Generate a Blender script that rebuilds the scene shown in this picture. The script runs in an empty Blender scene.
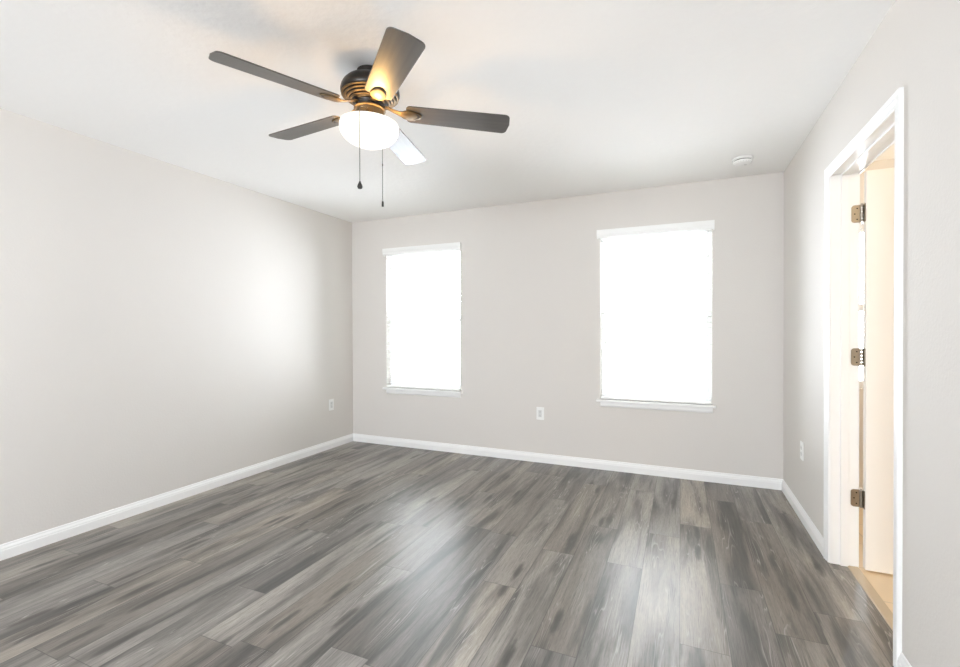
import bpy, bmesh, math, random
from mathutils import Vector, Matrix

random.seed(7)
PI = math.pi
S = bpy.context.scene
COL = S.collection

# ------------------------------------------------------------------ camera
F_PX, YAW, PITCH, ROLL = 462.42, 0.40977, -0.00672, -0.00279
CAM_H = 1.23282
cy_, sy_ = math.cos(YAW), math.sin(YAW)
fwd = Vector((-sy_ * math.cos(PITCH), cy_ * math.cos(PITCH), math.sin(PITCH)))
rt = Vector((cy_, sy_, 0.0))
up = rt.cross(fwd)
rt2 = rt * math.cos(ROLL) + up * math.sin(ROLL)
up2 = -rt * math.sin(ROLL) + up * math.cos(ROLL)
cam_d = bpy.data.cameras.new('camera')
cam_d.sensor_fit = 'HORIZONTAL'
cam_d.sensor_width = 36.0
cam_d.lens = F_PX / 960.0 * 36.0
cam_d.clip_start = 0.02
cam = bpy.data.objects.new('camera', cam_d)
COL.objects.link(cam)
m = Matrix.Identity(4)
for i in range(3):
    m[i][0], m[i][1], m[i][2] = rt2[i], up2[i], -fwd[i]
m[2][3] = CAM_H
cam.matrix_world = m
S.camera = cam

# ------------------------------------------------------------------ room numbers
XL, XR, YB, YF, H = -3.3705, 0.7223, 4.1791, -3.30, 2.44
WT = 0.116                                   # partition thickness (right wall)
EXT = 0.15                                   # exterior wall thickness
XJ = XR + WT                                 # bathroom face of the right wall
BXE, BYF = 2.75, 0.4                         # bathroom east wall, bathroom front wall
# opening in the right wall
DY0, DY1, DZ = 2.150, 2.974, 2.050           # rough opening
WIN = [(-2.915, -2.030), (-0.654, 0.232)]
WZ0, WZ1 = 0.622, 2.085
REAR_FILL = (-2.50, -0.40, 0.80, 2.15)            # unseen opening, added behind the viewer to let in fill light

# ------------------------------------------------------------------ world, sun-less overcast daylight, exposure
SKY = 17.0
w = bpy.data.worlds.new('overcast_sky')
S.world = w
w.use_nodes = True
bg = w.node_tree.nodes['Background']
bg.inputs[0].default_value = (0.91, 0.968, 1.045, 1)
bg.inputs[1].default_value = SKY
w.cycles.sampling_method = 'MANUAL'
w.cycles.sample_map_resolution = 256


def portal(name, loc, rot, sx, sy):
    l = bpy.data.lights.new(name, 'AREA')
    l.shape = 'RECTANGLE'
    l.size, l.size_y = sx, sy
    l.cycles.is_portal = True
    o = bpy.data.objects.new(name, l)
    o.location, o.rotation_euler = loc, rot
    COL.objects.link(o)


for (a, b) in WIN:
    portal('daylight_portal', ((a + b) / 2, YB + EXT + .02, (WZ0 + WZ1) / 2), (-PI / 2, 0, 0), b - a, WZ1 - WZ0)
portal('daylight_portal', ((REAR_FILL[0] + REAR_FILL[1]) / 2, YF - EXT - .02, (REAR_FILL[2] + REAR_FILL[3]) / 2), (PI / 2, 0, 0),
       REAR_FILL[1] - REAR_FILL[0], REAR_FILL[3] - REAR_FILL[2])

bl = bpy.data.lights.new('bathroom_lamp', 'POINT')    # warm lamp of the bathroom
bl.shadow_soft_size = .10
bl.energy = 8.5
bl.color = (1.0, .77, .46)
blo = bpy.data.objects.new('bathroom_lamp', bl)
blo.location = (1.65, 1.55, 2.26)
COL.objects.link(blo)

b2l = bpy.data.lights.new('bathroom_fill_light', 'POINT')   # added unseen light, brightens wall and ceiling beyond the open door
b2l.shadow_soft_size = .08
b2l.energy = 9
b2l.color = (1.0, .88, .72)
b2o = bpy.data.objects.new('bathroom_fill_light', b2l)
b2o.location = (1.75, 3.45, 2.0)
COL.objects.link(b2o)

S.view_settings.view_transform = 'Standard'
S.view_settings.look = 'None'
S.view_settings.gamma = 1.0
S.view_settings.use_curve_mapping = False
S.view_settings.exposure = 0.47
S.cycles.use_denoising = True
S.cycles.denoising_prefilter = 'NONE'
S.cycles.max_bounces = 14
S.cycles.diffuse_bounces = 9
S.cycles.glossy_bounces = 5
S.cycles.transparent_max_bounces = 16
S.cycles.sample_clamp_indirect = 6.0
S.cycles.caustics_reflective = False
S.cycles.caustics_refractive = False


# ------------------------------------------------------------------ materials
def srgb(r, g, b):
    def f(c):
        c /= 255.0
        return c / 12.92 if c <= .04045 else ((c + .055) / 1.055) ** 2.4
    return (f(r), f(g), f(b), 1.0)


def new_mat(name):
    mt = bpy.data.materials.new(name)
    mt.use_nodes = True
    nt = mt.node_tree
    return mt, nt, nt.nodes, nt.links, nt.nodes['Principled BSDF']


def simple(name, col, rough=.5, metal=0.0, bump=None, spec=.5):
    mt, nt, N, L, P = new_mat(name)
    P.inputs['Base Color'].default_value = col
    P.inputs['Roughness'].default_value = rough
    P.inputs['Metallic'].default_value = metal
    P.inputs['Specular IOR Level'].default_value = spec
    tc = N.new('ShaderNodeTexCoord')
    nz = N.new('ShaderNodeTexNoise')
    L.new(tc.outputs['Object'], nz.inputs['Vector'])
    sc, st, dist = bump if bump else (40.0, .03, .001)
    nz.inputs['Scale'].default_value = sc
    nz.inputs['Detail'].default_value = 4.0
    bp = N.new('ShaderNodeBump')
    bp.inputs['Strength'].default_value = st
    bp.inputs['Distance'].default_value = dist
    L.new(nz.outputs['Fac'], bp.inputs['Height'])
    L.new(bp.outputs['Normal'], P.inputs['Normal'])
    return mt


M_WALL = simple('greige_wall_paint', srgb(221, 217, 212), .9, bump=(95, .35, .0022), spec=.12)
M_CEIL = simple('white_ceiling_texture', srgb(248, 247, 245), .9, bump=(28, .55, .004), spec=.2)
M_TRIM = simple('white_trim_paint', srgb(245, 245, 244), .35)
M_DOOR = simple('white_door_paint', srgb(243, 241, 237), .4)
M_PLASTIC = simple('white_plastic', srgb(243, 243, 241), .4)
M_PLASTIC_GREY = simple('pale_grey_plastic', srgb(222, 222, 220), .45)  # pale grey for wands, receptacles and small fittings
M_DARK = simple('dark_slot', srgb(45, 44, 42), .6)
M_SLOT = simple('grey_slot', srgb(120, 119, 117), .6)
M_VINYL = simple('white_window_vinyl', srgb(240, 241, 242), .4)
M_NICKEL = simple('satin_nickel_hinge', srgb(168, 160, 148), .32, 1.0)
M_BRONZE = simple('dark_bronze_metal', srgb(58, 54, 50), .36, .75)
M_BRASSY = simple('antique_bronze_metal', srgb(118, 102, 77), .45, .85)
M_CHAIN = simple('grey_bead_chain', srgb(120, 116, 110), .4, .8)
M_FOB = simple('dark_fob', srgb(50, 48, 45), .45, .2)
M_TILE_G = None


def mat_blade():
    mt, nt, N, L, P = new_mat('weathered_blade_wood')
    tc = N.new('ShaderNodeTexCoord')
    mp = N.new('ShaderNodeMapping')
    mp.inputs['Scale'].default_value = (3.0, 70.0, 70.0)
    nz = N.new('ShaderNodeTexNoise')
    nz.inputs['Scale'].default_value = 1.0
    nz.inputs['Detail'].default_value = 5
    rp = N.new('ShaderNodeValToRGB')
    rp.color_ramp.elements[0].position = .3
    rp.color_ramp.elements[0].color = srgb(78, 74, 69)
    rp.color_ramp.elements[1].position = .75
    rp.color_ramp.elements[1].color = srgb(90, 85, 79)
    L.new(tc.outputs['UV'], mp.inputs['Vector'])
    L.new(mp.outputs['Vector'], nz.inputs['Vector'])
    L.new(nz.outputs['Fac'], rp.inputs['Fac'])
    L.new(rp.outputs['Color'], P.inputs['Base Color'])
    P.inputs['Roughness'].default_value = .35
    P.inputs['Specular IOR Level'].default_value = .65
    return mt


M_BLADE = mat_blade()


def mat_slat():
    mt, nt, N, L, P = new_mat('white_blind_slat')
    P.inputs['Base Color'].default_value = srgb(246, 246, 245)
    P.inputs['Roughness'].default_value = .4
    tr = N.new('ShaderNodeBsdfTranslucent')
    tr.inputs['Color'].default_value = srgb(240, 240, 236)
    mx = N.new('ShaderNodeMixShader')
    mx.inputs['Fac'].default_value = .55
    L.new(P.outputs['BSDF'], mx.inputs[1])
    L.new(tr.outputs['BSDF'], mx.inputs[2])
    L.new(mx.outputs['Shader'], N['Material Output'].inputs['Surface'])
    return mt


M_SLAT = mat_slat()


def mat_glass():
    mt, nt, N, L, P = new_mat('window_glass')
    N.remove(P)
    t = N.new('ShaderNodeBsdfTransparent')
    t.inputs['Color'].default_value = (.995, 1, .998, 1)
    g = N.new('ShaderNodeBsdfGlossy')
    g.inputs['Roughness'].default_value = .02
    fr = N.new('ShaderNodeFresnel')
    fr.inputs['IOR'].default_value = 1.35
    mx = N.new('ShaderNodeMixShader')
    L.new(fr.outputs['Fac'], mx.inputs['Fac'])
    L.new(t.outputs['BSDF'], mx.inputs[1])
    L.new(g.outputs['BSDF'], mx.inputs[2])
    L.new(mx.outputs['Shader'], N['Material Output'].inputs['Surface'])
    return mt


M_GLASS = mat_glass()


def mat_bowl():
    mt, nt, N, L, P = new_mat('lit_frosted_glass')
    P.inputs['Base Color'].default_value = (.45, .44, .42, 1)
    P.inputs['Roughness'].default_value = .35
    P.inputs['Emission Color'].default_value = (1.0, .95, .84, 1)
    P.inputs['Emission Strength'].default_value = .85
    mt.cycles.emission_sampling = 'NONE'
    return mt


M_BOWL = mat_bowl()


def math_node(N, L, op, a, b=None, c=None):
    n = N.new('ShaderNodeMath')
    n.operation = op
    for i, v in enumerate((a, b, c)):
        if v is None:
            continue
        if isinstance(v, (int, float)):
            n.inputs[i].default_value = v
        else:
            L.new(v, n.inputs[i])
    return n.outputs[0]


def mat_floor():
    """grey oak vinyl planks; each plank's own tone and offset are attributes of its face."""
    mt, nt, N, L, P = new_mat('grey_oak_plank')
    uv = N.new('ShaderNodeUVMap')
    uv.uv_map = 'plank'
    at = N.new('ShaderNodeAttribute')
    at.attribute_name = 'plank_tone'
    sep = N.new('ShaderNodeSeparateColor')
    L.new(at.outputs['Color'], sep.inputs['Color'])
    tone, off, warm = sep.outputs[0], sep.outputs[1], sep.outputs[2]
    sx = N.new('ShaderNodeSeparateXYZ')
    L.new(uv.outputs['UV'], sx.inputs['Vector'])
    u, v = sx.outputs[0], sx.outputs[1]                 # metres across / along

    def vec(ku, kv, kz):
        c = N.new('ShaderNodeCombineXYZ')
        L.new(math_node(N, L, 'MULTIPLY', u, ku), c.inputs[0])
        L.new(math_node(N, L, 'MULTIPLY', v, kv), c.inputs[1])
        L.new(math_node(N, L, 'MULTIPLY', off, kz), c.inputs[2])
        return c.outputs[0]

    def noise(vc, sc, det, rough=.55, dist=0.0):
        n = N.new('ShaderNodeTexNoise')
        n.inputs['Scale'].default_value = sc
        n.inputs['Detail'].default_value = det
        n.inputs['Roughness'].default_value = rough
        n.inputs['Distortion'].default_value = dist
        L.new(vc, n.inputs['Vector'])
        return n.outputs['Fac']

    def ramp(fac, stops):
        r = N.new('ShaderNodeValToRGB')
        e = r.color_ramp.elements
        while len(e) < len(stops):
            e.new(.5)
        for el, (p, c) in zip(e, stops):
            el.position, el.color = p, c
        L.new(fac, r.inputs['Fac'])
        return r.outputs['Color']

    def mix(fac, a, b, mode='MIX'):
        n = N.new('ShaderNodeMix')
        n.data_type = 'RGBA'
        n.blend_type = mode
        if isinstance(fac, (int, float)):
            n.inputs[0].default_value = fac
        else:
            L.new(fac, n.inputs[0])
        for s, q in ((6, a), (7, b)):
            if isinstance(q, tuple):
                n.inputs[s].default_value = q
            else:
                L.new(q, n.inputs[s])
        return n.outputs[2]

    g = lambda x: (x, x, x, 1)
    base = ramp(tone, [(0, srgb(82, 79, 76)), (.35, srgb(106, 102, 98)), (.7, srgb(128, 124, 119)), (1, srgb(146, 141, 135))])
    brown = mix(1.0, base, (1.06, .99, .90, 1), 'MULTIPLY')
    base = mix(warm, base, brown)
    # broad smoky mottling drawn out along the plank
    smoke = noise(vec(12, 1.25, 41), 1.0, 3, .5, .5)
    base = mix(1.0, base, ramp(smoke, [(.33, g(.32)), (.43, g(.72)), (.50, g(1.10)), (.66, g(1.5))]), 'MULTIPLY')
    # streaks
    st = noise(vec(60, 3.2, 63), 1.0, 6, .65)
    base = mix(1.0, base, ramp(st, [(.3, g(.86)), (.5, g(1.0)), (.75, g(1.10))]), 'MULTIPLY')
    fine = noise(vec(260, 22, 17), 1.0, 4, .65)
    base = mix(1.0, base, ramp(fine, [(.3, g(.76)), (.7, g(1.2))]), 'MULTIPLY')
    pore = noise(vec(190, 5.5, 29), 1.0, 3, .6)
    base = mix(1.0, base, ramp(pore, [(.34, g(.60)), (.42, g(.95)), (.60, g(1.0)), (.68, g(1.10))]), 'MULTIPLY')
    # limed cathedral grain: thin pale lines
    field = noise(vec(9.0, .42, 71), 1.0, 3, .45, .12)
    cont = math_node(N, L, 'FRACT', math_node(N, L, 'MULTIPLY', field, 34.0))
    line = ramp(cont, [(.0, g(.2)), (.08, g(1)), (.20, g(.2)), (.30, g(0))])
    patch = ramp(noise(vec(10, 1.7, 83), 1.0, 2, .5), [(.50, g(0)), (.62, g(1))])
    lm = mix(1.0, line, patch, 'MULTIPLY')
    lf = N.new('ShaderNodeSeparateColor')
    L.new(lm, lf.inputs['Color'])
    base = mix(math_node(N, L, 'MULTIPLY', lf.outputs[0], .5), base, srgb(196, 191, 184))
    # knots
    vo = N.new('ShaderNodeTexVoronoi')
    vo.feature = 'F1'
    vo.voronoi_dimensions = '2D'
    L.new(vec(7.0, 1.25, 0), vo.inputs['Vector'])
    vo.inputs['Scale'].default_value = 1.0
    vo.inputs['Randomness'].default_value = 1.0
    wob = noise(vec(60, 14, 5), 1.0, 4)
    dk = math_node(N, L, 'ADD', vo.outputs['Distance'], math_node(N, L, 'MULTIPLY', math_node(N, L, 'SUBTRACT', wob, .5), .16))
    kf = ramp(dk, [(.03, g(.95)), (.08, g(.75)), (.15, g(0))])
    ks = N.new('ShaderNodeSeparateColor')
    L.new(kf, ks.inputs['Color'])
    kc = N.new('ShaderNodeSeparateColor')
    L.new(vo.outputs['Color'], kc.inputs['Color'])
    sel = math_node(N, L, 'GREATER_THAN', kc.outputs[0], .40)
    base = mix(math_node(N, L, 'MULTIPLY', ks.outputs[0], sel), base, srgb(58, 53, 49))
    # seams (bevelled edges of each plank): distance in metres to the plank edge is kept in a second map
    uv2 = N.new('ShaderNodeUVMap')
    uv2.uv_map = 'edge'
    s2 = N.new('ShaderNodeSeparateXYZ')
    L.new(uv2.outputs['UV'], s2.inputs['Vector'])
    at2 = N.new('ShaderNodeAttribute')
    at2.attribute_name = 'plank_len'
    e1 = math_node(N, L, 'MINIMUM', s2.outputs[0], math_node(N, L, 'SUBTRACT', .178, s2.outputs[0]))
    e2 = math_node(N, L, 'MINIMUM', s2.outputs[1], math_node(N, L, 'SUBTRACT', at2.outputs['Fac'], s2.outputs[1]))
    ed = math_node(N, L, 'MINIMUM', e1, e2)
    seam = math_node(N, L, 'LESS_THAN', ed, .0017)
    base = mix(math_node(N, L, 'MULTIPLY', seam, .65), base, srgb(52, 49, 46))
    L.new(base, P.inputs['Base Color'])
    rr = N.new('ShaderNodeMapRange')
    L.new(st, rr.inputs['Value'])
    rr.inputs['From Min'].default_value = .3
    rr.inputs['From Max'].default_value = .7
    rr.inputs['To Min'].default_value = .41
    rr.inputs['To Max'].default_value = .32
    L.new(rr.outputs[0], P.inputs['Roughness'])
    P.inputs['Specular IOR Level'].default_value = .95
    hgt = math_node(N, L, 'ADD', math_node(N, L, 'MULTIPLY', fine, .5), math_node(N, L, 'MULTIPLY', st, .6))
    hgt = math_node(N, L, 'SUBTRACT', hgt, math_node(N, L, 'MULTIPLY', seam, .8))
    bp = N.new('ShaderNodeBump')
    bp.inputs['Strength'].default_value = .25
    bp.inputs['Distance'].default_value = .001
    L.new(hgt, bp.inputs['Height'])
    L.new(bp.outputs['Normal'], P.inputs['Normal'])
    return mt


M_FLOOR = mat_floor()


def mat_tile():
    mt, nt, N, L, P = new_mat('beige_floor_tile')
    tc = N.new('ShaderNodeTexCoord')
    br = N.new('ShaderNodeTexBrick')
    br.offset = 0.0
    br.inputs['Color1'].default_value = srgb(226, 206, 176)
    br.inputs['Color2'].default_value = srgb(220, 200, 170)
    br.inputs['Mortar'].default_value = srgb(196, 182, 160)
    br.inputs['Scale'].default_value = 1.0
    br.inputs['Mortar Size'].default_value = .003
    br.inputs['Brick Width'].default_value = .33
    br.inputs['Row Height'].default_value = .33
    L.new(tc.outputs['Object'], br.inputs['Vector'])
    L.new(br.outputs['Color'], P.inputs['Base Color'])
    P.inputs['Roughness'].default_value = .4
    return mt


M_TILE = mat_tile()
M_THRESH = simple('beige_threshold_strip', srgb(190, 172, 146), .45)
M_GROUND = simple('pale_concrete_ground', srgb(242, 241, 238), .9)


# ------------------------------------------------------------------ mesh helpers
class MB:
    def __init__(s):
        s.bm = bmesh.new()

    def box(s, a, b, bev=0.0, seg=2):
        x0, y0, z0 = [min(p, q) for p, q in zip(a, b)]
        x1, y1, z1 = [max(p, q) for p, q in zip(a, b)]
        t = bmesh.new()
        vs = [t.verts.new(c) for c in ((x0, y0, z0), (x1, y0, z0), (x1, y1, z0), (x0, y1, z0),
                                       (x0, y0, z1), (x1, y0, z1), (x1, y1, z1), (x0, y1, z1))]
        for f in ((3, 2, 1, 0), (4, 5, 6, 7), (0, 1, 5, 4), (1, 2, 6, 5), (2, 3, 7, 6), (3, 0, 4, 7)):
            t.faces.new([vs[i] for i in f])
        if bev:
            bmesh.ops.bevel(t, geom=t.edges[:], offset=bev, segments=seg, affect='EDGES', profile=.5)
        s.merge(t)
        return s

    def merge(s, t, mat=None):
        if mat is not None:
            bmesh.ops.transform(t, matrix=mat, verts=t.verts)
        me = bpy.data.meshes.new('tmp')
        t.to_mesh(me)
        t.free()
        s.bm.from_mesh(me)
        bpy.data.meshes.remove(me)

    def lathe(s, prof, n=48, mat=None, cap=(True, True)):
        t = bmesh.new()
        rings = []
        for (r, z) in prof:
            if r < 1e-6:
                rings.append([t.verts.new((0, 0, z))])
            else:
                rings.append([t.verts.new((r * math.cos(2 * PI * i / n), r * math.sin(2 * PI * i / n), z)) for i in range(n)])
        for A, B in zip(rings, rings[1:]):
            for i in range(n):
                j = (i + 1) % n
                if len(A) == 1 and len(B) == 1:
                    continue
                if len(A) == 1:
                    t.faces.new((A[0], B[j], B[i]))
                elif len(B) == 1:
                    t.faces.new((A[i], A[j], B[0]))
                else:
                    t.faces.new((A[i], A[j], B[j], B[i]))
        if cap[0] and len(rings[0]) > 1:
            t.faces.new(rings[0][::-1])
        if cap[1] and len(rings[-1]) > 1:
            t.faces.new(rings[-1])
        bmesh.ops.recalc_face_normals(t, faces=t.faces)
        s.merge(t, mat)
        return s

    def tube(s, pts, r, n=8):
        t = bmesh.new()
        pts = [Vector(p) for p in pts]
        rings = []
        for i, p in enumerate(pts):
            d = (pts[min(i + 1, len(pts) - 1)] - pts[max(i - 1, 0)]).normalized()
            a = d.orthogonal().normalized()
            if rings:
                a = (prev - d * prev.dot(d)).normalized()
            prev = a
            b = d.cross(a)
            rr = r[i] if isinstance(r, (list, tuple)) else r
            rings.append([t.verts.new(p + (a * math.cos(2 * PI * k / n) + b * math.sin(2 * PI * k / n)) * rr) for k in range(n)])
        for A, B in zip(rings, rings[1:]):
            for i in range(n):
                j = (i + 1) % n
                t.faces.new((A[i], A[j], B[j], B[i]))
        t.faces.new(rings[0][::-1])
        t.faces.new(rings[-1])
        bmesh.ops.recalc_face_normals(t, faces=t.faces)
        s.merge(t)
        return s

    def extrude_profile(s, prof, p0, p1, out, up=(0, 0, 1), cut0=0.0, cut1=0.0):
        """closed profile of (d, h) swept from p0 to p1; d along out, h along up; cut shears each end by d (mitre)."""
        p0, p1, out, up = Vector(p0), Vector(p1), Vector(out), Vector(up)
        dr = (p1 - p0).normalized()
        t = bmesh.new()
        A = [t.verts.new(p0 + out * d + up * h + dr * cut0 * d) for d, h in prof]
        B = [t.verts.new(p1 + out * d + up * h - dr * cut1 * d) for d, h in prof]
        n = len(prof)
        for i in range(n):
            j = (i + 1) % n
            t.faces.new((A[i], A[j], B[j], B[i]))
        t.faces.new(A[::-1])
        t.faces.new(B)
        bmesh.ops.recalc_face_normals(t, faces=t.faces)
        s.merge(t)
        return s

    def prism(s, outline, z0, z1, mat=None, bev=0.0):
        t = bmesh.new()
        A = [t.verts.new((x, y, z0)) for x, y in outline]
        B = [t.verts.new((x, y, z1)) for x, y in outline]
        n = len(outline)
        for i in range(n):
            j = (i + 1) % n
            t.faces.new((A[i], A[j], B[j], B[i]))
        t.faces.new(A[::-1])
        t.faces.new(B)
        bmesh.ops.recalc_face_normals(t, faces=t.faces)
        if bev:
            ed = [e for e in t.edges if abs(e.verts[0].co.z - e.verts[1].co.z) < 1e-6]
            bmesh.ops.bevel(t, geom=ed, offset=bev, segments=2, affect='EDGES', profile=.5)
        s.merge(t, mat)
        return s

    def build(s, name, mat, parent=None, smooth=False, angle=40, loc=None):
        me = bpy.data.meshes.new(name)
        if loc is not None:
            bmesh.ops.translate(s.bm, verts=s.bm.verts, vec=[-c for c in loc])
        s.bm.to_mesh(me)
        s.bm.free()
        me.materials.append(mat)
        if smooth:
            for p in me.polygons:
                p.use_smooth = True
            me.set_sharp_from_angle(angle=math.radians(angle))
        o = bpy.data.objects.new(name, me)
        COL.objects.link(o)
        if parent:
            o.parent = parent
        if loc is not None:
            o.location = loc
        return o


def struct(o):
    o['kind'] = 'structure'
    return o


def empty(name, loc=(0, 0, 0), rot=(0, 0, 0)):
    o = bpy.data.objects.new(name, None)
    o.empty_display_size = .1
    o.location, o.rotation_euler = loc, rot
    COL.objects.link(o)
    return o


def tag(o, label, cat, group=None):
    o['label'], o['category'] = label, cat
    if group:
        o['group'] = group
    return o


def copy_tree(o, parent=None):
    c = o.copy()
    COL.objects.link(c)
    c.parent = parent
    for ch in list(o.children):
        copy_tree(ch, c)
    return c


def wall_with_holes(axis, plane0, plane1, u0, u1, z0, z1, holes):
    """solid wall slab between two planes, split into boxes round its rectangular holes (ua, ub, za, zb)."""
    us = sorted({u0, u1, *[h[0] for h in holes], *[h[1] for h in holes]})
    zs = sorted({z0, z1, *[h[2] for h in holes], *[h[3] for h in holes]})
    t = bmesh.new()
    nu, nz = len(us) - 1, len(zs) - 1
    solid = [[not any(h[0] - 1e-6 <= us[i] and us[i + 1] <= h[1] + 1e-6 and h[2] - 1e-6 <= zs[j] and zs[j + 1] <= h[3] + 1e-6
                      for h in holes) for j in range(nz)] for i in range(nu)]

    def P(a, u, z):
        return (a, u, z) if axis == 'x' else (u, a, z)
    vc = {}

    def V(a, u, z):
        k = (round(a, 5), round(u, 5), round(z, 5))
        if k not in vc:
            vc[k] = t.verts.new(P(a, u, z))
        return vc[k]
    for i in range(nu):
        for j in range(nz):
            if not solid[i][j]:
                continue
            a, b, c, d = us[i], us[i + 1], zs[j], zs[j + 1]
            for pl in (plane0, plane1):
                t.faces.new((V(pl, a, c), V(pl, b, c), V(pl, b, d), V(pl, a, d)))
            for di, dj, q in ((-1, 0, ((a, c), (a, d))), (1, 0, ((b, c), (b, d))), (0, -1, ((a, c), (b, c))), (0, 1, ((a, d), (b, d)))):
                ii, jj = i + di, j + dj
                if ii < 0 or jj < 0 or ii >= nu or jj >= nz or not solid[ii][jj]:
                    (ua, za), (ub, zb) = q
                    t.faces.new((V(plane0, ua, za), V(plane0, ub, zb), V(plane1, ub, zb), V(plane1, ua, za)))
    bmesh.ops.recalc_face_normals(t, faces=t.faces)
    mb = MB()
    mb.merge(t)
    return mb


# ------------------------------------------------------------------ shell
struct(wall_with_holes('x', XL, XL - EXT, YF - EXT, YB + EXT, 0, H, []).build('wall_left', M_WALL))
BW = (1.10, 1.36, .80, 2.0)                                            # bathroom window
struct(wall_with_holes('y', YB, YB + EXT, XL, BXE + .1, 0, H,
                       [(a, b, WZ0, WZ1) for a, b in WIN] + [BW]).build('wall_back', M_WALL))
struct(wall_with_holes('x', XR, XJ, YF, YB, 0, H, [(DY0, DY1, 0, DZ)]).build('wall_right', M_WALL))
struct(wall_with_holes('y', YF, YF - EXT, XL, BXE + .1, 0, H, [REAR_FILL]).build('wall_front', M_WALL))
struct(wall_with_holes('x', BXE, BXE + .1, BYF - .1, YB, 0, H, []).build('wall_bathroom_east', M_TRIM))
struct(wall_with_holes('y', BYF, BYF - .1, XJ, BXE, 0, H, []).build('wall_bathroom_front', M_TRIM))
struct(MB().box((XL - EXT, YF - EXT, H), (BXE + .1, YB + EXT, H + .12)).build('ceiling', M_CEIL))
struct(MB().box((XL - EXT, YF - EXT, -.2), (BXE + .1, YB + EXT, -.012)).build('floor_slab', M_GROUND))


def build_floor():
    """bedroom floor: every plank a face with its own tone; rows run towards the windows."""
    x_end = XR + .074
    pw, pl = .178, 1.22
    ends = {0: 2.515, 1: 2.19, -1: 1.97, -3: 2.513, -4: 1.73, -5: 2.52, -6: 2.087, -7: 2.61, -8: 1.415, -9: 2.02,
            -10: 1.30, -11: 1.26, -12: 1.58, -13: 2.2, -15: 1.647, -16: 1.33, 2: 1.2, 3: 2.9}
    tones = {(0, 0): .28, (0, 1): .22, (-1, 0): .72, (-1, 1): .66, (-2, 0): .80, (-2, 1): .62, (-3, 0): .8, (1, 0): .25, (1, 1): .62, (2, 0): .5,
             (2, 1): .45, (3, 0): .6, (3, 1): .35, (-3, 1): .55, (-4, 1): .35, (-4, 0): .35, (-5, 0): .45,
             (-6, 0): .62, (-6, 1): .85, (-7, 0): .35, (-7, 1): .3, (-8, 0): .05, (-8, 1): .75, (-9, 0): .5, (-10, 0): .3}
    bm = bmesh.new()
    u1 = bm.loops.layers.uv.new('plank')
    u2 = bm.loops.layers.uv.new('edge')
    ct = bm.faces.layers.float_color.new('plank_tone')
    ln = bm.faces.layers.float.new('plank_len')
    rnd = random.Random(11)
    k0 = math.floor((XL - .174) / pw)
    k1 = math.floor((x_end - .174) / pw)
    for k in range(k0, k1 + 1):
        xa, xb = .174 + k * pw, .174 + (k + 1) * pw
        ca, cb = max(xa, XL), min(xb, x_end)
        if cb - ca < 1e-4:
            continue
        e = ends.get(k, rnd.uniform(1.2, 2.4))
        y = e - pl * math.ceil((e - YF) / pl)
        while y < YB:
            ya, yb = max(y, YF), min(y + pl, YB)
            if yb - ya > 1e-4:
                segs = [(ca, cb, ya, yb)]
                if cb > XR:                                   # the strip under the doorway stays inside the opening
                    segs = [(ca, XR, ya, yb)] if ca < XR else []
                    dy0, dy1 = max(ya, DY0), min(yb, DY1)
                    if dy1 > dy0:
                        segs.append((max(ca, XR), cb, dy0, dy1))
                idx = round((y - (e - 0)) / pl) + 0           # 0 = the plank beyond the given end, -1 before it
                tn = tones.get((k, 1 if idx < 0 else 0), None) if idx in (0, -1) else None
                tn = rnd.betavariate(2.2, 2.2) if tn is None else tn
                tn = .5 + (tn - .5) * .9
                c4 = (tn, rnd.random(), min(1, rnd.random() ** 1.2 + (.45 if k >= -1 else 0)), 1)  # right-hand rows browner: warm bathroom light painted into the planks
                for (a, b, p, q) in segs:
                    f = bm.faces.new([bm.verts.new(v) for v in ((a, p, 0), (b, p, 0), (b, q, 0), (a, q, 0))])
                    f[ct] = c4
                    f[ln] = pl
                    for l in f.loops:
                        co = l.vert.co
                        l[u1].uv = (co.x - xa, co.y - y + c4[1] * 50)
                        l[u2].uv = (co.x - xa, co.y - y)
            y += pl
    ext = bmesh.ops.extrude_face_region(bm, geom=bm.faces[:])   # planks have thickness
    dn = [v for v in ext['geom'] if isinstance(v, bmesh.types.BMVert)]
    bmesh.ops.translate(bm, verts=dn, vec=(0, 0, -.010))
    bmesh.ops.recalc_face_normals(bm, faces=bm.faces)
    me = bpy.data.meshes.new('floor')
    bm.to_mesh(me)
    bm.free()
    me.materials.append(M_FLOOR)
    o = bpy.data.objects.new('floor', me)
    COL.objects.link(o)
    return struct(o)


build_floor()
# bathroom tile and the strip between the two floors
struct(MB().box((XR + .118, BYF, -.012), (BXE, YB, 0.0)).box((XR + .118, DY0, -.012), (XR + .119, DY1, 0)).build('floor_bathroom', M_TILE))
struct(MB().extrude_profile([(0, -.011), (0, .002), (.004, .006), (.044, .006), (.048, .002), (.048, -.011)],
                            (XR + .072, DY0 + .016, 0), (XR + .072, DY1 - .016, 0), (1, 0, 0)).build('trim_1', M_THRESH))

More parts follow.
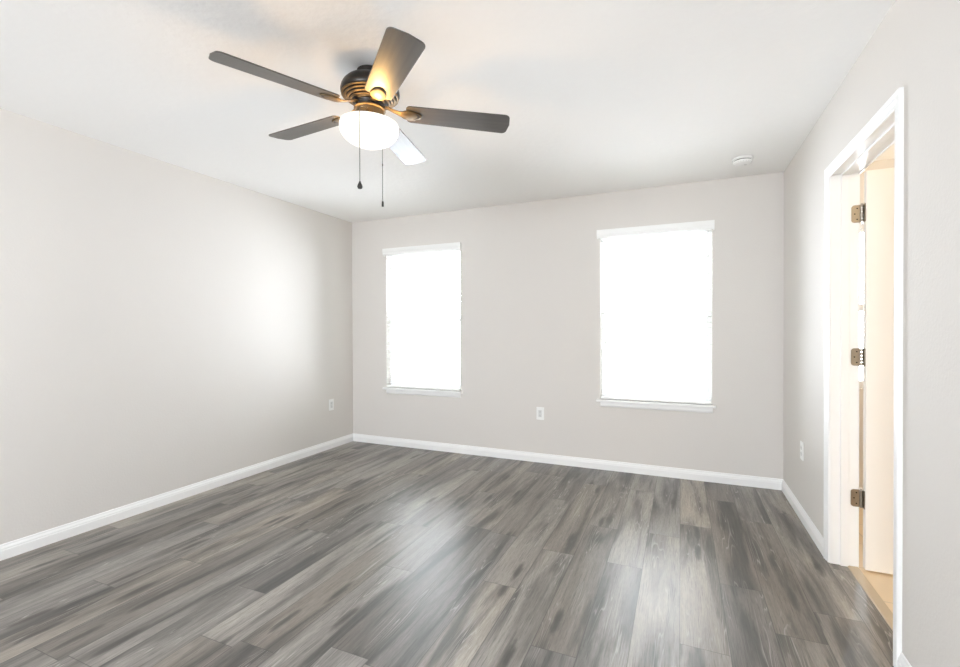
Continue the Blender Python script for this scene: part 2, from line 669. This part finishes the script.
# baseboards: colonial profile (d out of the wall, h up)
BBP = [(0, 0), (.014, 0), (.014, .050), (.0115, .054), (.0115, .060), (.009, .066), (.006, .072), (.005, .080), (.003, .083), (0, .083)]
struct(MB().extrude_profile(BBP, (XL, YF, 0), (XL, YB, 0), (1, 0, 0), cut1=1, cut0=1).build('baseboard_left', M_TRIM))
struct(MB().extrude_profile(BBP, (XL, YB, 0), (XR, YB, 0), (0, -1, 0), cut0=1, cut1=1).build('baseboard_back', M_TRIM))
CO0, CO1, CZT = 2.100, 3.0252, 2.0895          # casing outside edges
struct(MB().extrude_profile(BBP, (XR, CO1, 0), (XR, YB, 0), (-1, 0, 0), cut1=1)
       .extrude_profile(BBP, (XR, YF, 0), (XR, CO0, 0), (-1, 0, 0), cut0=1).build('baseboard_right', M_TRIM))
struct(MB().extrude_profile(BBP, (XJ, DY1 + .06, 0), (XJ, YB, 0), (1, 0, 0), cut1=1)
       .extrude_profile(BBP, (XJ, YB, 0), (BXE, YB, 0), (0, -1, 0), cut0=1).build('baseboard_bathroom', M_TRIM))


# ------------------------------------------------------------------ door frame (casing, jamb, stop)
def casing(mb, x, sgn):
    """colonial casing round the doorway on one face; thick outer edge, thin inner edge, mitred corners."""
    P = [(0, 0), (.012, 0), (.0155, .003), (.0155, .012), (.013, .017), (.013, .026), (.010, .034), (.008, .044), (.009, .050), (.007, .056), (0, .056)]
    # h runs from the outer edge inwards
    t = bmesh.new()
    path = [(CO1, 0, 0, 0), (CO1, CZT, -1, -1), (CO0, CZT, 1, -1), (CO0, 0, 0, 0)]
    rings = []
    for i, (y, z, iy, iz) in enumerate(path):
        r = []
        for d, h in P:
            if i in (0, 3):
                yy = y - h if i == 0 else y + h
                zz = 0
            else:
                yy, zz = y + iy * h, z + iz * h
            r.append(t.verts.new((x + sgn * d, yy, zz)))
        rings.append(r)
    n = len(P)
    for A, B in zip(rings, rings[1:]):
        for k in range(n):
            j = (k + 1) % n
            t.faces.new((A[k], A[j], B[j], B[k]))
    t.faces.new(rings[0])
    t.faces.new(rings[-1][::-1])
    bmesh.ops.recalc_face_normals(t, faces=t.faces)
    mb.merge(t)


fr = struct(empty('trim_2', (XR, (CO0 + CO1) / 2, 0)))


def rel(o, parent):
    """keep a mesh built in world coordinates where it is under its parent"""
    o.parent = parent
    o.matrix_parent_inverse = parent.matrix_basis.inverted()
    return o


c1 = MB()
casing(c1, XR, -1)
rel(c1.build('casing', M_TRIM), fr)
c2 = MB()
casing(c2, XJ, 1)
rel(c2.build('casing', M_TRIM), fr)
JF, JN, JT = 2.963, 2.161, 2.040               # jamb faces: far, near, head
j = MB()
j.box((XR - .001, JF, 0), (XJ + .001, DY1 + .001, JT + .011), .001)
j.box((XR - .001, DY0 - .001, 0), (XJ + .001, JN, JT + .011), .001)
j.box((XR - .001, JN, JT), (XJ + .001, JF, JT + .011), .001)
rel(j.build('jamb', M_TRIM), fr)
st = MB()
st.box((XR + .042, JF - .010, 0), (XR + .077, JF, JT), .0015)
st.box((XR + .042, JN, 0), (XR + .077, JN + .010, JT), .0015)
st.box((XR + .042, JN + .010, JT - .010), (XR + .077, JF - .010, JT), .0015)
rel(st.build('door_stop_moulding', M_TRIM), fr)

# ------------------------------------------------------------------ open door leaf, swung into the bathroom
DT = .038
DX0, DX1 = XJ + .021, XJ + .021 + .800
DYA, DYB_ = 2.924, 2.924 + DT
DB, DTOP = .010, 2.034
door = struct(empty('door_1', (DX0, DYB_, 0)))
d = MB()
d.box((DX0, DYA, DB), (DX1, DYB_, DTOP), .002)
lf = rel(d.build('door_leaf', M_DOOR), door)
for face, s in ((DYA, -1), (DYB_, 1)):
    for (za, zb) in ((.24, .92), (1.05, 1.90)):
        p = MB()
        prof = [(0, 0), (.006, 0), (.008, .006), (.004, .016), (.002, .022), (0, .022)]
        xa, xb = DX0 + .125, DX1 - .125
        for (q0, q1, u) in (((xa, za), (xb, za), (0, 1)), ((xa, zb), (xb, zb), (0, -1)), ((xa, za), (xa, zb), (1, 0)), ((xb, za), (xb, zb), (-1, 0))):
            p.extrude_profile(prof, (q0[0], face, q0[1]), (q1[0], face, q1[1]), (0, s, 0), (u[0], 0, u[1]))
        rel(p.build('panel_moulding', M_DOOR), door)
HINGE_Z = (1.827, 1.090, .361)


def rounded(w_, h_, r, n=5, right_only=False):
    pts = []
    for cx_, cy__, a0 in ((w_ - r, h_ / 2 - r, 0), (r, h_ / 2 - r, 90), (r, -h_ / 2 + r, 180), (w_ - r, -h_ / 2 + r, 270)):
        if right_only and a0 in (90, 180):
            pts.append((0, h_ / 2 if a0 == 90 else -h_ / 2))
            continue
        for i in range(n + 1):
            a = math.radians(a0 + 90 * i / n)
            pts.append((cx_ + r * math.cos(a), cy__ + r * math.sin(a)))
    return pts


for hz in HINGE_Z:
    pin = (XJ + .012, JF - .003)
    hb = MB()
    # leaf let into the jamb: lies on the jamb face (normal -y), spans x towards the pin
    hl = rounded(.038, .090, .014, right_only=True)
    mt_ = Matrix(((-1, 0, 0, pin[0] - .004), (0, 0, -1, JF + .0002), (0, 1, 0, hz), (0, 0, 0, 1)))
    hb.prism(hl, 0, .0028, mt_)
    # leaf on the door edge (normal -x)
    mt2 = Matrix(((0, 0, 1, DX0 - .0026), (1, 0, 0, DYA + .006), (0, 1, 0, hz), (0, 0, 0, 1)))
    hb.prism([(p[0] * .84, p[1]) for p in rounded(.036, .090, .012, right_only=True)], 0, .0028, mt2)
    hobj = rel(hb.build('hinge', M_NICKEL), door)
    kb = MB()
    for q in range(5):
        kb.lathe([(.0062, hz - .045 + q * .018 + .0006), (.0062, hz - .045 + q * .018 + .0174)], 16,
                 Matrix.Translation((pin[0], pin[1] - .004, 0)))
    kb.lathe([(.0, hz + .045), (.004, hz + .045), (.0055, hz + .048), (.003, hz + .051), (0, hz + .0515)], 16, Matrix.Translation((pin[0], pin[1] - .004, 0)))
    k = kb.build('hinge_pin', M_NICKEL, smooth=True)
    k.parent = hobj
    k.matrix_parent_inverse = Matrix.Identity(4)
    sc = MB()
    for (du, dv) in ((.014, .028), (.024, 0.0), (.014, -.028)):
        sc.lathe([(.0, 0), (.0035, 0), (.0028, .0008), (0, .001)], 12,
                 Matrix(((1, 0, 0, pin[0] - .004 - du), (0, 0, -1, JF - .0026), (0, 1, 0, hz + dv), (0, 0, 0, 1))))
    s_ = sc.build('hinge_screw', M_BRONZE)
    s_.parent = hobj
# knobs near the free edge
kn = MB()
for face, s in ((DYA, -1), (DYB_, 1)):
    kn.lathe([(.030, 0), (.030, .004), (.012, .008), (.010, .028), (.024, .036), (.027, .048), (.020, .058), (0, .061)], 24,
             Matrix(((1, 0, 0, DX1 - .065), (0, 0, s, face), (0, 1, 0, .96), (0, 0, 0, 1))))
rel(kn.build('door_knob', M_NICKEL, smooth=True), door)


# ------------------------------------------------------------------ windows
def window(idx, a, b, z0=WZ0, z1=WZ1, sill=True):
    root = struct(empty('window_%d' % idx, ((a + b) / 2, YB + EXT, z0)))
    yo = YB + EXT
    fy0, fy1 = yo - .075, yo - .005
    f = MB()
    t = .022
    f.box((a, fy0, z0), (a + t, fy1, z1), .002)
    f.box((b - t, fy0, z0), (b, fy1, z1), .002)
    f.box((a + t, fy0, z0), (b - t, fy1, z0 + t), .002)
    f.box((a + t, fy0, z1 - t), (b - t, fy1, z1), .002)
    rel(f.build('window_frame', M_VINYL), root)
    zm = (z0 + z1) / 2 - .012
    ia, ib = a + t, b - t
    for nm, ya, yb, za, zb in (('lower_sash', fy0 + .006, fy0 + .034, z0 + t, zm + .02), ('upper_sash', fy0 + .036, fy0 + .062, zm - .02, z1 - t)):
        s = MB()
        q = .024
        s.box((ia, ya, za), (ia + q, yb, zb), .002)
        s.box((ib - q, ya, za), (ib, yb, zb), .002)
        s.box((ia + q, ya, za), (ib - q, yb, za + q + .006), .002)
        s.box((ia + q, ya, zb - q), (ib - q, yb, zb), .002)
        so = rel(s.build(nm, M_VINYL), root)
        g = MB().box((ia + q - .002, (ya + yb) / 2 - .002, za + q), (ib - q + .002, (ya + yb) / 2 + .002, zb - q + .002)).build('glass_pane', M_GLASS)
        g.parent = so
        g.matrix_parent_inverse = root.matrix_basis.inverted() @ Matrix.Identity(4) if False else Matrix.Identity(4)
    lk = MB().box(((a + b) / 2 - .03, fy0 + .004, zm + .02), ((a + b) / 2 + .03, fy0 + .028, zm + .032), .003)
    rel(lk.build('sash_lock', M_VINYL), root)
    if sill:
        sl = MB()
        sl.box((a - .030, YB - .044, z0 - .020), (b + .027, YB, z0 + .001), .005)
        sl.box((a + .0005, YB - .005, z0 - .022), (b - .0005, fy0, z0), .001)
        rel(sl.build('window_sill', M_TRIM), root)
        ap = MB().extrude_profile([(0, 0), (.006, 0), (.010, .006), (.013, .014), (.013, .043), (0, .043)],
                                  (a + .002, YB, z0 - .064), (b + .005, YB, z0 - .064), (0, -1, 0))
        rel(ap.build('window_apron', M_TRIM), root)
    return root


window(1, *WIN[0])
window(2, *WIN[1])
window(3, BW[0], BW[1], BW[2], BW[3], False)


# ------------------------------------------------------------------ horizontal blinds
def make_blind(a, b):
    cx = (a + b) / 2
    wd = b - a
    root = empty('window_blind', (cx, YB, WZ1))
    L0 = -wd / 2 + .006
    L1 = wd / 2 - .006
    z_top, z_bot = -.045, WZ0 - WZ1
    v = MB()                                              # valance: moulded strip with short returns
    vp = [(0, -.046), (.009, -.046), (.012, -.040), (.012, -.018), (.015, -.006), (.017, .014), (.017, .026), (0, .026)]
    v.extrude_profile(vp, (-wd / 2 - .026, -.020, 0), (wd / 2 + .016, -.020, 0), (0, -1, 0))
    v.box((-wd / 2 - .026, -.020, -.046), (-wd / 2 - .018, 0, .026), .001)
    v.box((wd / 2 + .008, -.020, -.046), (wd / 2 + .016, 0, .026), .001)
    v.build('valance', M_PLASTIC, root)
    MB().box((L0, .010, -.052), (L1, .062, -.002), .002).build('head_rail', M_PLASTIC, root)
    s = MB()
    pitch = .0445
    n = int((z_top - .02 - (z_bot + .045)) / pitch)
    tilt = math.radians(-8)
    z = z_bot + .050
    yc = .010
    for i in range(n + 1):
        prof = []
        for k in range(7):
            q = -1 + 2 * k / 6
            prof.append((yc + q * .025 * math.cos(tilt), z + q * .025 * math.sin(tilt) + .0016 * (1 - q * q)))
        prof = prof + [(y_, z_ - .0026) for y_, z_ in reversed(prof)]
        s.extrude_profile(prof, (L0, 0, 0), (L1, 0, 0), (0, 1, 0))
        z += pitch
    s.build('slats', M_SLAT, root)
    MB().box((L0, yc - .026, z_bot + .006), (L1, yc + .026, z_bot + .024), .003).build('bottom_rail', M_PLASTIC, root)
    for fx in (-.39, .39):                                # ladder strings, front and back, with rungs
        c = MB()
        for yy in (yc - .027, yc + .027):
            c.tube([(fx * wd, yy, -.05), (fx * wd, yy, z_bot + .02)], .0008, 6)
        c.tube([(fx * wd + .012, yc, -.05), (fx * wd + .012, yc, z_bot + .02)], .0008, 6)
        c.build('ladder_string', M_PLASTIC, root)
    wnd = MB().tube([(wd / 2 - .030, -.021, -.05), (wd / 2 - .030, -.021, -.055), (wd / 2 - .030, -.021, -1.33), (wd / 2 - .030, -.021, -1.36)],
                    [.003, .004, .004, .0055], 8)
    wnd.build('tilt_wand', M_PLASTIC_GREY, root, smooth=True)
    pc = MB()                                             # lift cords with tassels hanging at the left
    for dx, zz in ((.050, -.94), (.058, -1.05)):
        pc.tube([(-wd / 2 + dx, -.019, -.05), (-wd / 2 + dx, -.019, zz)], .0008, 6)
    pco = pc.build('lift_cord', M_PLASTIC, root)
    for dx, zz in ((.050, -.94), (.058, -1.05)):
        ts = MB().lathe([(0, zz + .004), (.003, zz), (.0065, zz - .028), (.0055, zz - .032), (0, zz - .032)], 12, Matrix.Translation((-wd / 2 + dx, -.019, 0)))
        t = ts.build('tassel', M_PLASTIC_GREY, root, smooth=True)
        t.parent = pco
    return root


b1 = make_blind(*WIN[0])
tag(b1, 'white open slat blind in the left window, nearer the far corner', 'blind', 'white blinds in the bedroom windows')
b2 = copy_tree(b1)
b2.location = ((WIN[1][0] + WIN[1][1]) / 2, YB, WZ1)
tag(b2, 'white open slat blind in the right window, nearer the doorway', 'blind', 'white blinds in the bedroom windows')


# ------------------------------------------------------------------ electrical outlets
def make_outlet(duplex=False):
    """faces +y in its own space (local -y is the wall)"""
    root = empty('electrical_outlet')
    R = Matrix(((1, 0, 0, 0), (0, 0, -1, 0), (0, 1, 0, 0), (0, 0, 0, 1)))   # outline xy -> xz, thickness towards -y
    pl = [(p[0] - .036, p[1]) for p in rounded(.072, .117, .004)]
    MB().prism(pl, 0, .0055, R, .002).build('cover_plate', M_PLASTIC, root)
    if duplex:
        for zc in (.0195, -.0195):
            o = MB().prism([(p[0] - .0165, p[1] + zc) for p in rounded(.033, .028, .010)], .004, .0072, R, .0008).build('receptacle', M_PLASTIC_GREY, root)
            sl = MB()
            for dx, hh in ((-.0065, .009), (.0065, .007)):
                sl.box((dx - .001, -.0076, zc + .003 - hh / 2), (dx + .001, -.0071, zc + .003 + hh / 2))
            sl.lathe([(0, .0071), (.0024, .0071), (.0024, .0076), (0, .0076)], 12, R @ Matrix.Translation((0, zc - .008, 0)))
            sl.build('slots', M_SLOT, o)
    else:
        o = MB().prism([(p[0] - .0165, p[1]) for p in rounded(.033, .067, .003)], .004, .0075, R, .001).build('receptacle', M_PLASTIC_GREY, root)
        for zc in (.018, -.018):
            sl = MB()
            for dx, hh in ((-.0065, .008), (.0065, .0065)):
                sl.box((dx - .001, -.0079, zc + .002 - hh / 2), (dx + .001, -.0074, zc + .002 + hh / 2))
            sl.lathe([(0, .0074), (.0022, .0074), (.0022, .0079), (0, .0079)], 12, R @ Matrix.Translation((0, zc - .008, 0)))
            sl.build('slots', M_SLOT, o)
    return root


o1 = make_outlet()
o1.location = (-1.204, YB, .456)
tag(o1, 'white wall outlet between the two windows', 'outlet', 'white wall outlets')
o2 = copy_tree(o1)
o2.location, o2.rotation_euler = (XL, 3.828, .456), (0, 0, PI / 2)
tag(o2, 'white wall outlet on the left wall near the far corner', 'outlet', 'white wall outlets')
o3 = make_outlet(True)
o3.location, o3.rotation_euler = (XR, 3.575, .447), (0, 0, -PI / 2)
tag(o3, 'white wall outlet on the right wall beside the doorway', 'outlet', 'white wall outlets')

# ------------------------------------------------------------------ smoke detector
sd = empty('smoke_detector', (.400, 3.742, H))
tag(sd, 'round white smoke detector on the ceiling near the back wall', 'smoke detector')
MB().lathe([(0, 0), (.066, 0), (.066, -.010), (.062, -.013), (0, -.013)], 40).build('base_plate', M_PLASTIC, sd, smooth=True)
MB().lathe([(.0535, -.013), (.0535, -.0195)], 40, cap=(False, False)).build('air_gap', M_SLOT, sd, smooth=True)
MB().lathe([(.050, -.013), (.050, -.019), (.060, -.020), (.058, -.026), (.050, -.036), (.034, -.041), (0, -.042)], 40, cap=(True, False)).build('cover', M_PLASTIC, sd, smooth=True, angle=30)
vn = MB()
for i in range(20):
    a = 2 * PI * i / 20
    vn.lathe([(0, 0), (.003, 0), (.003, .004), (0, .004)], 8, Matrix.Translation((.0545 * math.cos(a), 0.0545 * math.sin(a), -.0345)) )
vn.build('vent_ring', M_PLASTIC_GREY, sd)
MB().lathe([(0, -.0415), (.010, -.0415), (.010, -.044), (0, -.0445)], 20, Matrix.Translation((.018, .004, 0))).build('test_button', M_PLASTIC_GREY, sd, smooth=True)

# ------------------------------------------------------------------ ceiling fan
FX, FY, FZB = -1.327, 1.776, 2.2504
FTH = math.radians(245.91)
FAN_TILT = (.0343, .0062)
fan = empty('ceiling_fan', (FX, FY, H))
tag(fan, 'five blade grey and bronze ceiling fan with lit white bowl lamp', 'ceiling fan')
nrm = Vector((FAN_TILT[0], FAN_TILT[1], 1)).normalized()
ax_ = Vector((1, 0, 0))
ax_ = (ax_ - nrm * nrm.x).normalized()
ay_ = nrm.cross(ax_)
zb = FZB - H                                             # blade plane below the ceiling
TM = Matrix.Identity(4)                                  # hung parts tilt with the blades about the blade hub
for i in range(3):
    TM[i][0], TM[i][1], TM[i][2] = ax_[i], ay_[i], nrm[i]
TM = Matrix.Translation((0, 0, zb)) @ TM @ Matrix.Translation((0, 0, -zb))
CANT = Matrix.Identity(4)


def fz(z):
    return z - H


MB().lathe([(.052, 0), (.058, -.004), (.058, -.030), (.055, -.037), (.050, -.040), (0, -.040)], 48).build('canopy', M_BRONZE, fan, smooth=True)
mh = [(0, fz(2.402)), (.060, fz(2.403)), (.086, fz(2.399)), (.108, fz(2.388)), (.124, fz(2.371)), (.132, fz(2.355)), (.135, fz(2.340)), (.134, fz(2.330)), (.131, fz(2.325)), (0, fz(2.325))]
MB().lathe(mh, 64, TM).build('motor_housing', M_BRONZE, fan, smooth=True)
MB().lathe([(0, fz(2.327)), (.124, fz(2.327)), (.110, fz(2.312)), (.082, fz(2.290)), (.076, fz(2.285)), (0, fz(2.285))], 64, TM).build('vent_cone', M_BRONZE, fan, smooth=True)
for i in range(4):
    rr, zz = .1275 - i * .0125, 2.3205 - i * .0088
    MB().lathe([(rr - .006, fz(zz + .003)), (rr, fz(zz + .0035)), (rr + .0035, fz(zz + .001)), (rr + .0035, fz(zz - .0015)), (rr, fz(zz - .0035)), (rr - .006, fz(zz - .0025)), (rr - .006, fz(zz + .003))],
               64, TM, cap=(False, False)).build('vent_ring', M_BRASSY, fan, smooth=True, angle=50)
MB().lathe([(0, fz(2.288)), (.070, fz(2.288)), (.066, fz(2.276)), (.066, fz(2.264)), (0, fz(2.264))], 48, TM).build('flywheel', M_BRONZE, fan, smooth=True)
fit = MB().lathe([(0, fz(2.266)), (.064, fz(2.266)), (.0715, fz(2.263)), (.0725, fz(2.258)), (.067, fz(2.254)), (.066, fz(2.222)), (.069, fz(2.216)), (.070, fz(2.208)), (0, fz(2.208))], 48, TM).build('light_fitter', M_BRASSY, fan, smooth=True)
for i in range(3):
    a = FTH + i * 2 * PI / 3 + .9
    pn = MB().lathe([(0, 0), (.004, 0), (.004, .010), (.006, .011), (.006, .016), (0, .017)], 12,
                    TM @ Matrix.Translation((.066 * math.cos(a), .066 * math.sin(a), fz(2.236))) @ Matrix.Rotation(a, 4, 'Z') @ Matrix.Rotation(PI / 2, 4, 'Y')).build('thumb_screw', M_BRASSY, smooth=True)
    pn.parent = fit
# glass bowl: open-topped, lamp inside
bp_ = [(.127, fz(2.196)), (.132, fz(2.193)), (.1345, fz(2.184)), (.1355, fz(2.174))]
for i in range(1, 13):
    t = i / 12 * PI / 2
    bp_.append((.1355 * math.cos(t) ** .92 if i < 12 else 0, fz(2.174) - .084 * math.sin(t)))
MB().lathe(bp_, 64, TM, cap=(False, False)).build('light_bowl', M_BOWL, fan, smooth=True)


def blade_frame(k):
    t = FTH + k * 2 * PI / 5
    rd = ax_ * math.cos(t) + ay_ * math.sin(t)
    tn = -ax_ * math.sin(t) + ay_ * math.cos(t)
    ph = -.1821
    tn2 = tn * math.cos(ph) + nrm * math.sin(ph)
    rd2 = (rd - nrm * .0226).normalized()
    n2 = rd2.cross(tn2).normalized()
    o = Vector((0, 0, zb)) + nrm * (.0226 * .2)
    mm = Matrix.Identity(4)
    for i in range(3):
        mm[i][0], mm[i][1], mm[i][2], mm[i][3] = rd2[i], tn2[i], n2[i], o[i]
    # frame of the hub without pitch
    hh = Matrix.Identity(4)
    for i in range(3):
        hh[i][0], hh[i][1], hh[i][2] = rd[i], tn[i], nrm[i]
    hh[2][3] = zb
    return mm, hh


def blade_outline():
    r0, r1, w0, w1 = .166, .658, .0600, .0700
    pts = []

    def arc(cx, cy, r, a0, a1, n=8):
        for i in range(n + 1):
            a = math.radians(a0 + (a1 - a0) * i / n)
            pts.append((cx + r * math.cos(a), cy + r * math.sin(a)))
    rc = .022
    arc(r0 + rc * 1.1, -w0 + rc, rc, 190, 275, 5)
    rt_ = .026
    arc(r1 - rt_ - .006, -w1 + rt_, rt_, -88, -12)
    pts.append((r1, 0))
    arc(r1 - rt_ - .006, w1 - rt_, rt_, 12, 88)
    arc(r0 + rc * 1.1, w0 - rc, rc, 85, 170, 5)
    return pts


bo = blade_outline()
for k in range(5):
    mm, hh = blade_frame(k)
    b = MB().prism(bo, 0, .0055, mm, .0012).build('blade', M_BLADE, fan)
    me = b.data
    uvl = me.uv_layers.new(name='UVMap')
    inv = mm.inverted()
    for l in me.loops:
        q = inv @ me.vertices[l.vertex_index].co
        uvl.data[l.index].uv = (q.x + k * 3.1, q.y)
    # blade iron: arm from the flywheel, dropping and widening to a medallion under the blade root
    ir = MB()
    arm = bmesh.new()
    secs = [(.058, .0155, .024, .006), (.085, .0150, .020, .006), (.110, .0145, .008, .006), (.135, .017, -.001, .006), (.155, .024, -.0052, .005)]
    rings = []
    for (r, hw, zo, th) in secs:
        blend = min(1, max(0, (r - .06) / .09))
        ring = []
        for (sx_, sz_) in ((-1, 0), (1, 0), (1, 1), (-1, 1)):
            pa = hh @ Vector((r, sx_ * hw, zo + sz_ * th))
            pb = mm @ Vector((r, sx_ * hw, zo + sz_ * th))
            ring.append(arm.verts.new(pa.lerp(pb, blend)))
        rings.append(ring)
    for A, B in zip(rings, rings[1:]):
        for i in range(4):
            jx = (i + 1) % 4
            arm.faces.new((A[i], A[jx], B[jx], B[i]))
    arm.faces.new(rings[0][::-1])
    arm.faces.new(rings[-1])
    bmesh.ops.recalc_face_normals(arm, faces=arm.faces)
    bmesh.ops.bevel(arm, geom=arm.edges[:], offset=.0018, segments=2, affect='EDGES', profile=.5)
    ir.merge(arm)
    med = []
    for i in range(32):
        a = 2 * PI * i / 32
        x = .190 + .050 * math.cos(a)
        y = .0335 * math.sin(a) * (1 - .18 * math.cos(a))
        med.append((x, y))
    ir.prism(med, -.0055, 0.0, mm, .0016)
    iro = ir.build('blade_iron', M_BRASSY, b, smooth=True, angle=35)
    # dark crescent recess of the medallion and screws
    cr = MB()
    outl = []
    for i in range(13):
        a = math.radians(-70 + 140 * i / 12)
        outl.append((.196 + .036 * math.cos(a), .0245 * math.sin(a)))
    for i in range(13):
        a = math.radians(70 - 140 * i / 12)
        outl.append((.190 + .030 * math.cos(a), .0225 * math.sin(a)))
    cr.prism(outl, -.0062, -.0050, mm)
    cr.build('iron_slot', M_DARK, iro)
# pull chains
pc1 = empty('pull_chain')
pc1.parent = fan
C1 = (-1.2740 - FX, 1.6333 - FY)
ch = MB()
ch.tube([(C1[0] * .42, C1[1] * .42, fz(2.240)), (C1[0] * .62, C1[1] * .62, fz(2.232)), (C1[0] * .90, C1[1] * .90, fz(2.212)), (C1[0] * .985, C1[1] * .985, fz(2.195)), (C1[0], C1[1], fz(2.18)), (C1[0], C1[1], fz(1.876))], .0016, 6)
for i in range(96):
    z = 2.186 - i * .00322
    ch.lathe([(0, z - .0015 - H), (.0020, z - H), (0, z + .0015 - H)], 6, Matrix.Translation((C1[0], C1[1], 0)))
ch.build('chain', M_CHAIN, pc1)
MB().lathe([(0, fz(1.882)), (.003, fz(1.880)), (.005, fz(1.874)), (.0105, fz(1.862)), (.0115, fz(1.855)), (.0085, fz(1.848)), (0, fz(1.846))], 20,
           Matrix.Translation((C1[0], C1[1], 0))).build('fob', M_FOB, pc1, smooth=True)
pc2 = empty('pull_chain')
pc2.parent = fan
C2 = (-1.3610 - FX, 1.923 - FY)
ch = MB()
ch.tube([(C2[0] * .43, C2[1] * .43, fz(2.240)), (C2[0] * .62, C2[1] * .62, fz(2.232)), (C2[0] * .92, C2[1] * .92, fz(2.212)), (C2[0] * .99, C2[1] * .99, fz(2.19)), (C2[0], C2[1], fz(2.16)), (C2[0], C2[1], fz(1.874))], .0014, 6)
for i in range(90):
    z = 2.16 - i * .00322
    ch.lathe([(0, z - .0015 - H), (.0020, z - H), (0, z + .0015 - H)], 6, Matrix.Translation((C2[0], C2[1], 0)))
ch.build('chain', M_CHAIN, pc2)
MB().lathe([(0, fz(2.064)), (.0028, fz(2.062)), (.0028, fz(2.052)), (0, fz(2.050))], 12, Matrix.Translation((C2[0], C2[1], 0))).build('connector', M_CHAIN, pc2, smooth=True)
MB().lathe([(0, fz(1.880)), (.003, fz(1.878)), (.0048, fz(1.872)), (.0055, fz(1.852)), (.0045, fz(1.850)), (0, fz(1.850))], 16,
           Matrix.Translation((C2[0], C2[1], 0))).build('fob', M_FOB, pc2, smooth=True)

# the bulb itself, hidden in the open bowl
pl_ = bpy.data.lights.new('fan_bulb', 'POINT')
pl_.energy = 8.0
pl_.color = (1.0, .57, .18)
pl_.shadow_soft_size = .025
plo = bpy.data.objects.new('fan_bulb', pl_)
plo.parent = fan
plo.location = (0, 0, fz(2.178))
COL.objects.link(plo)
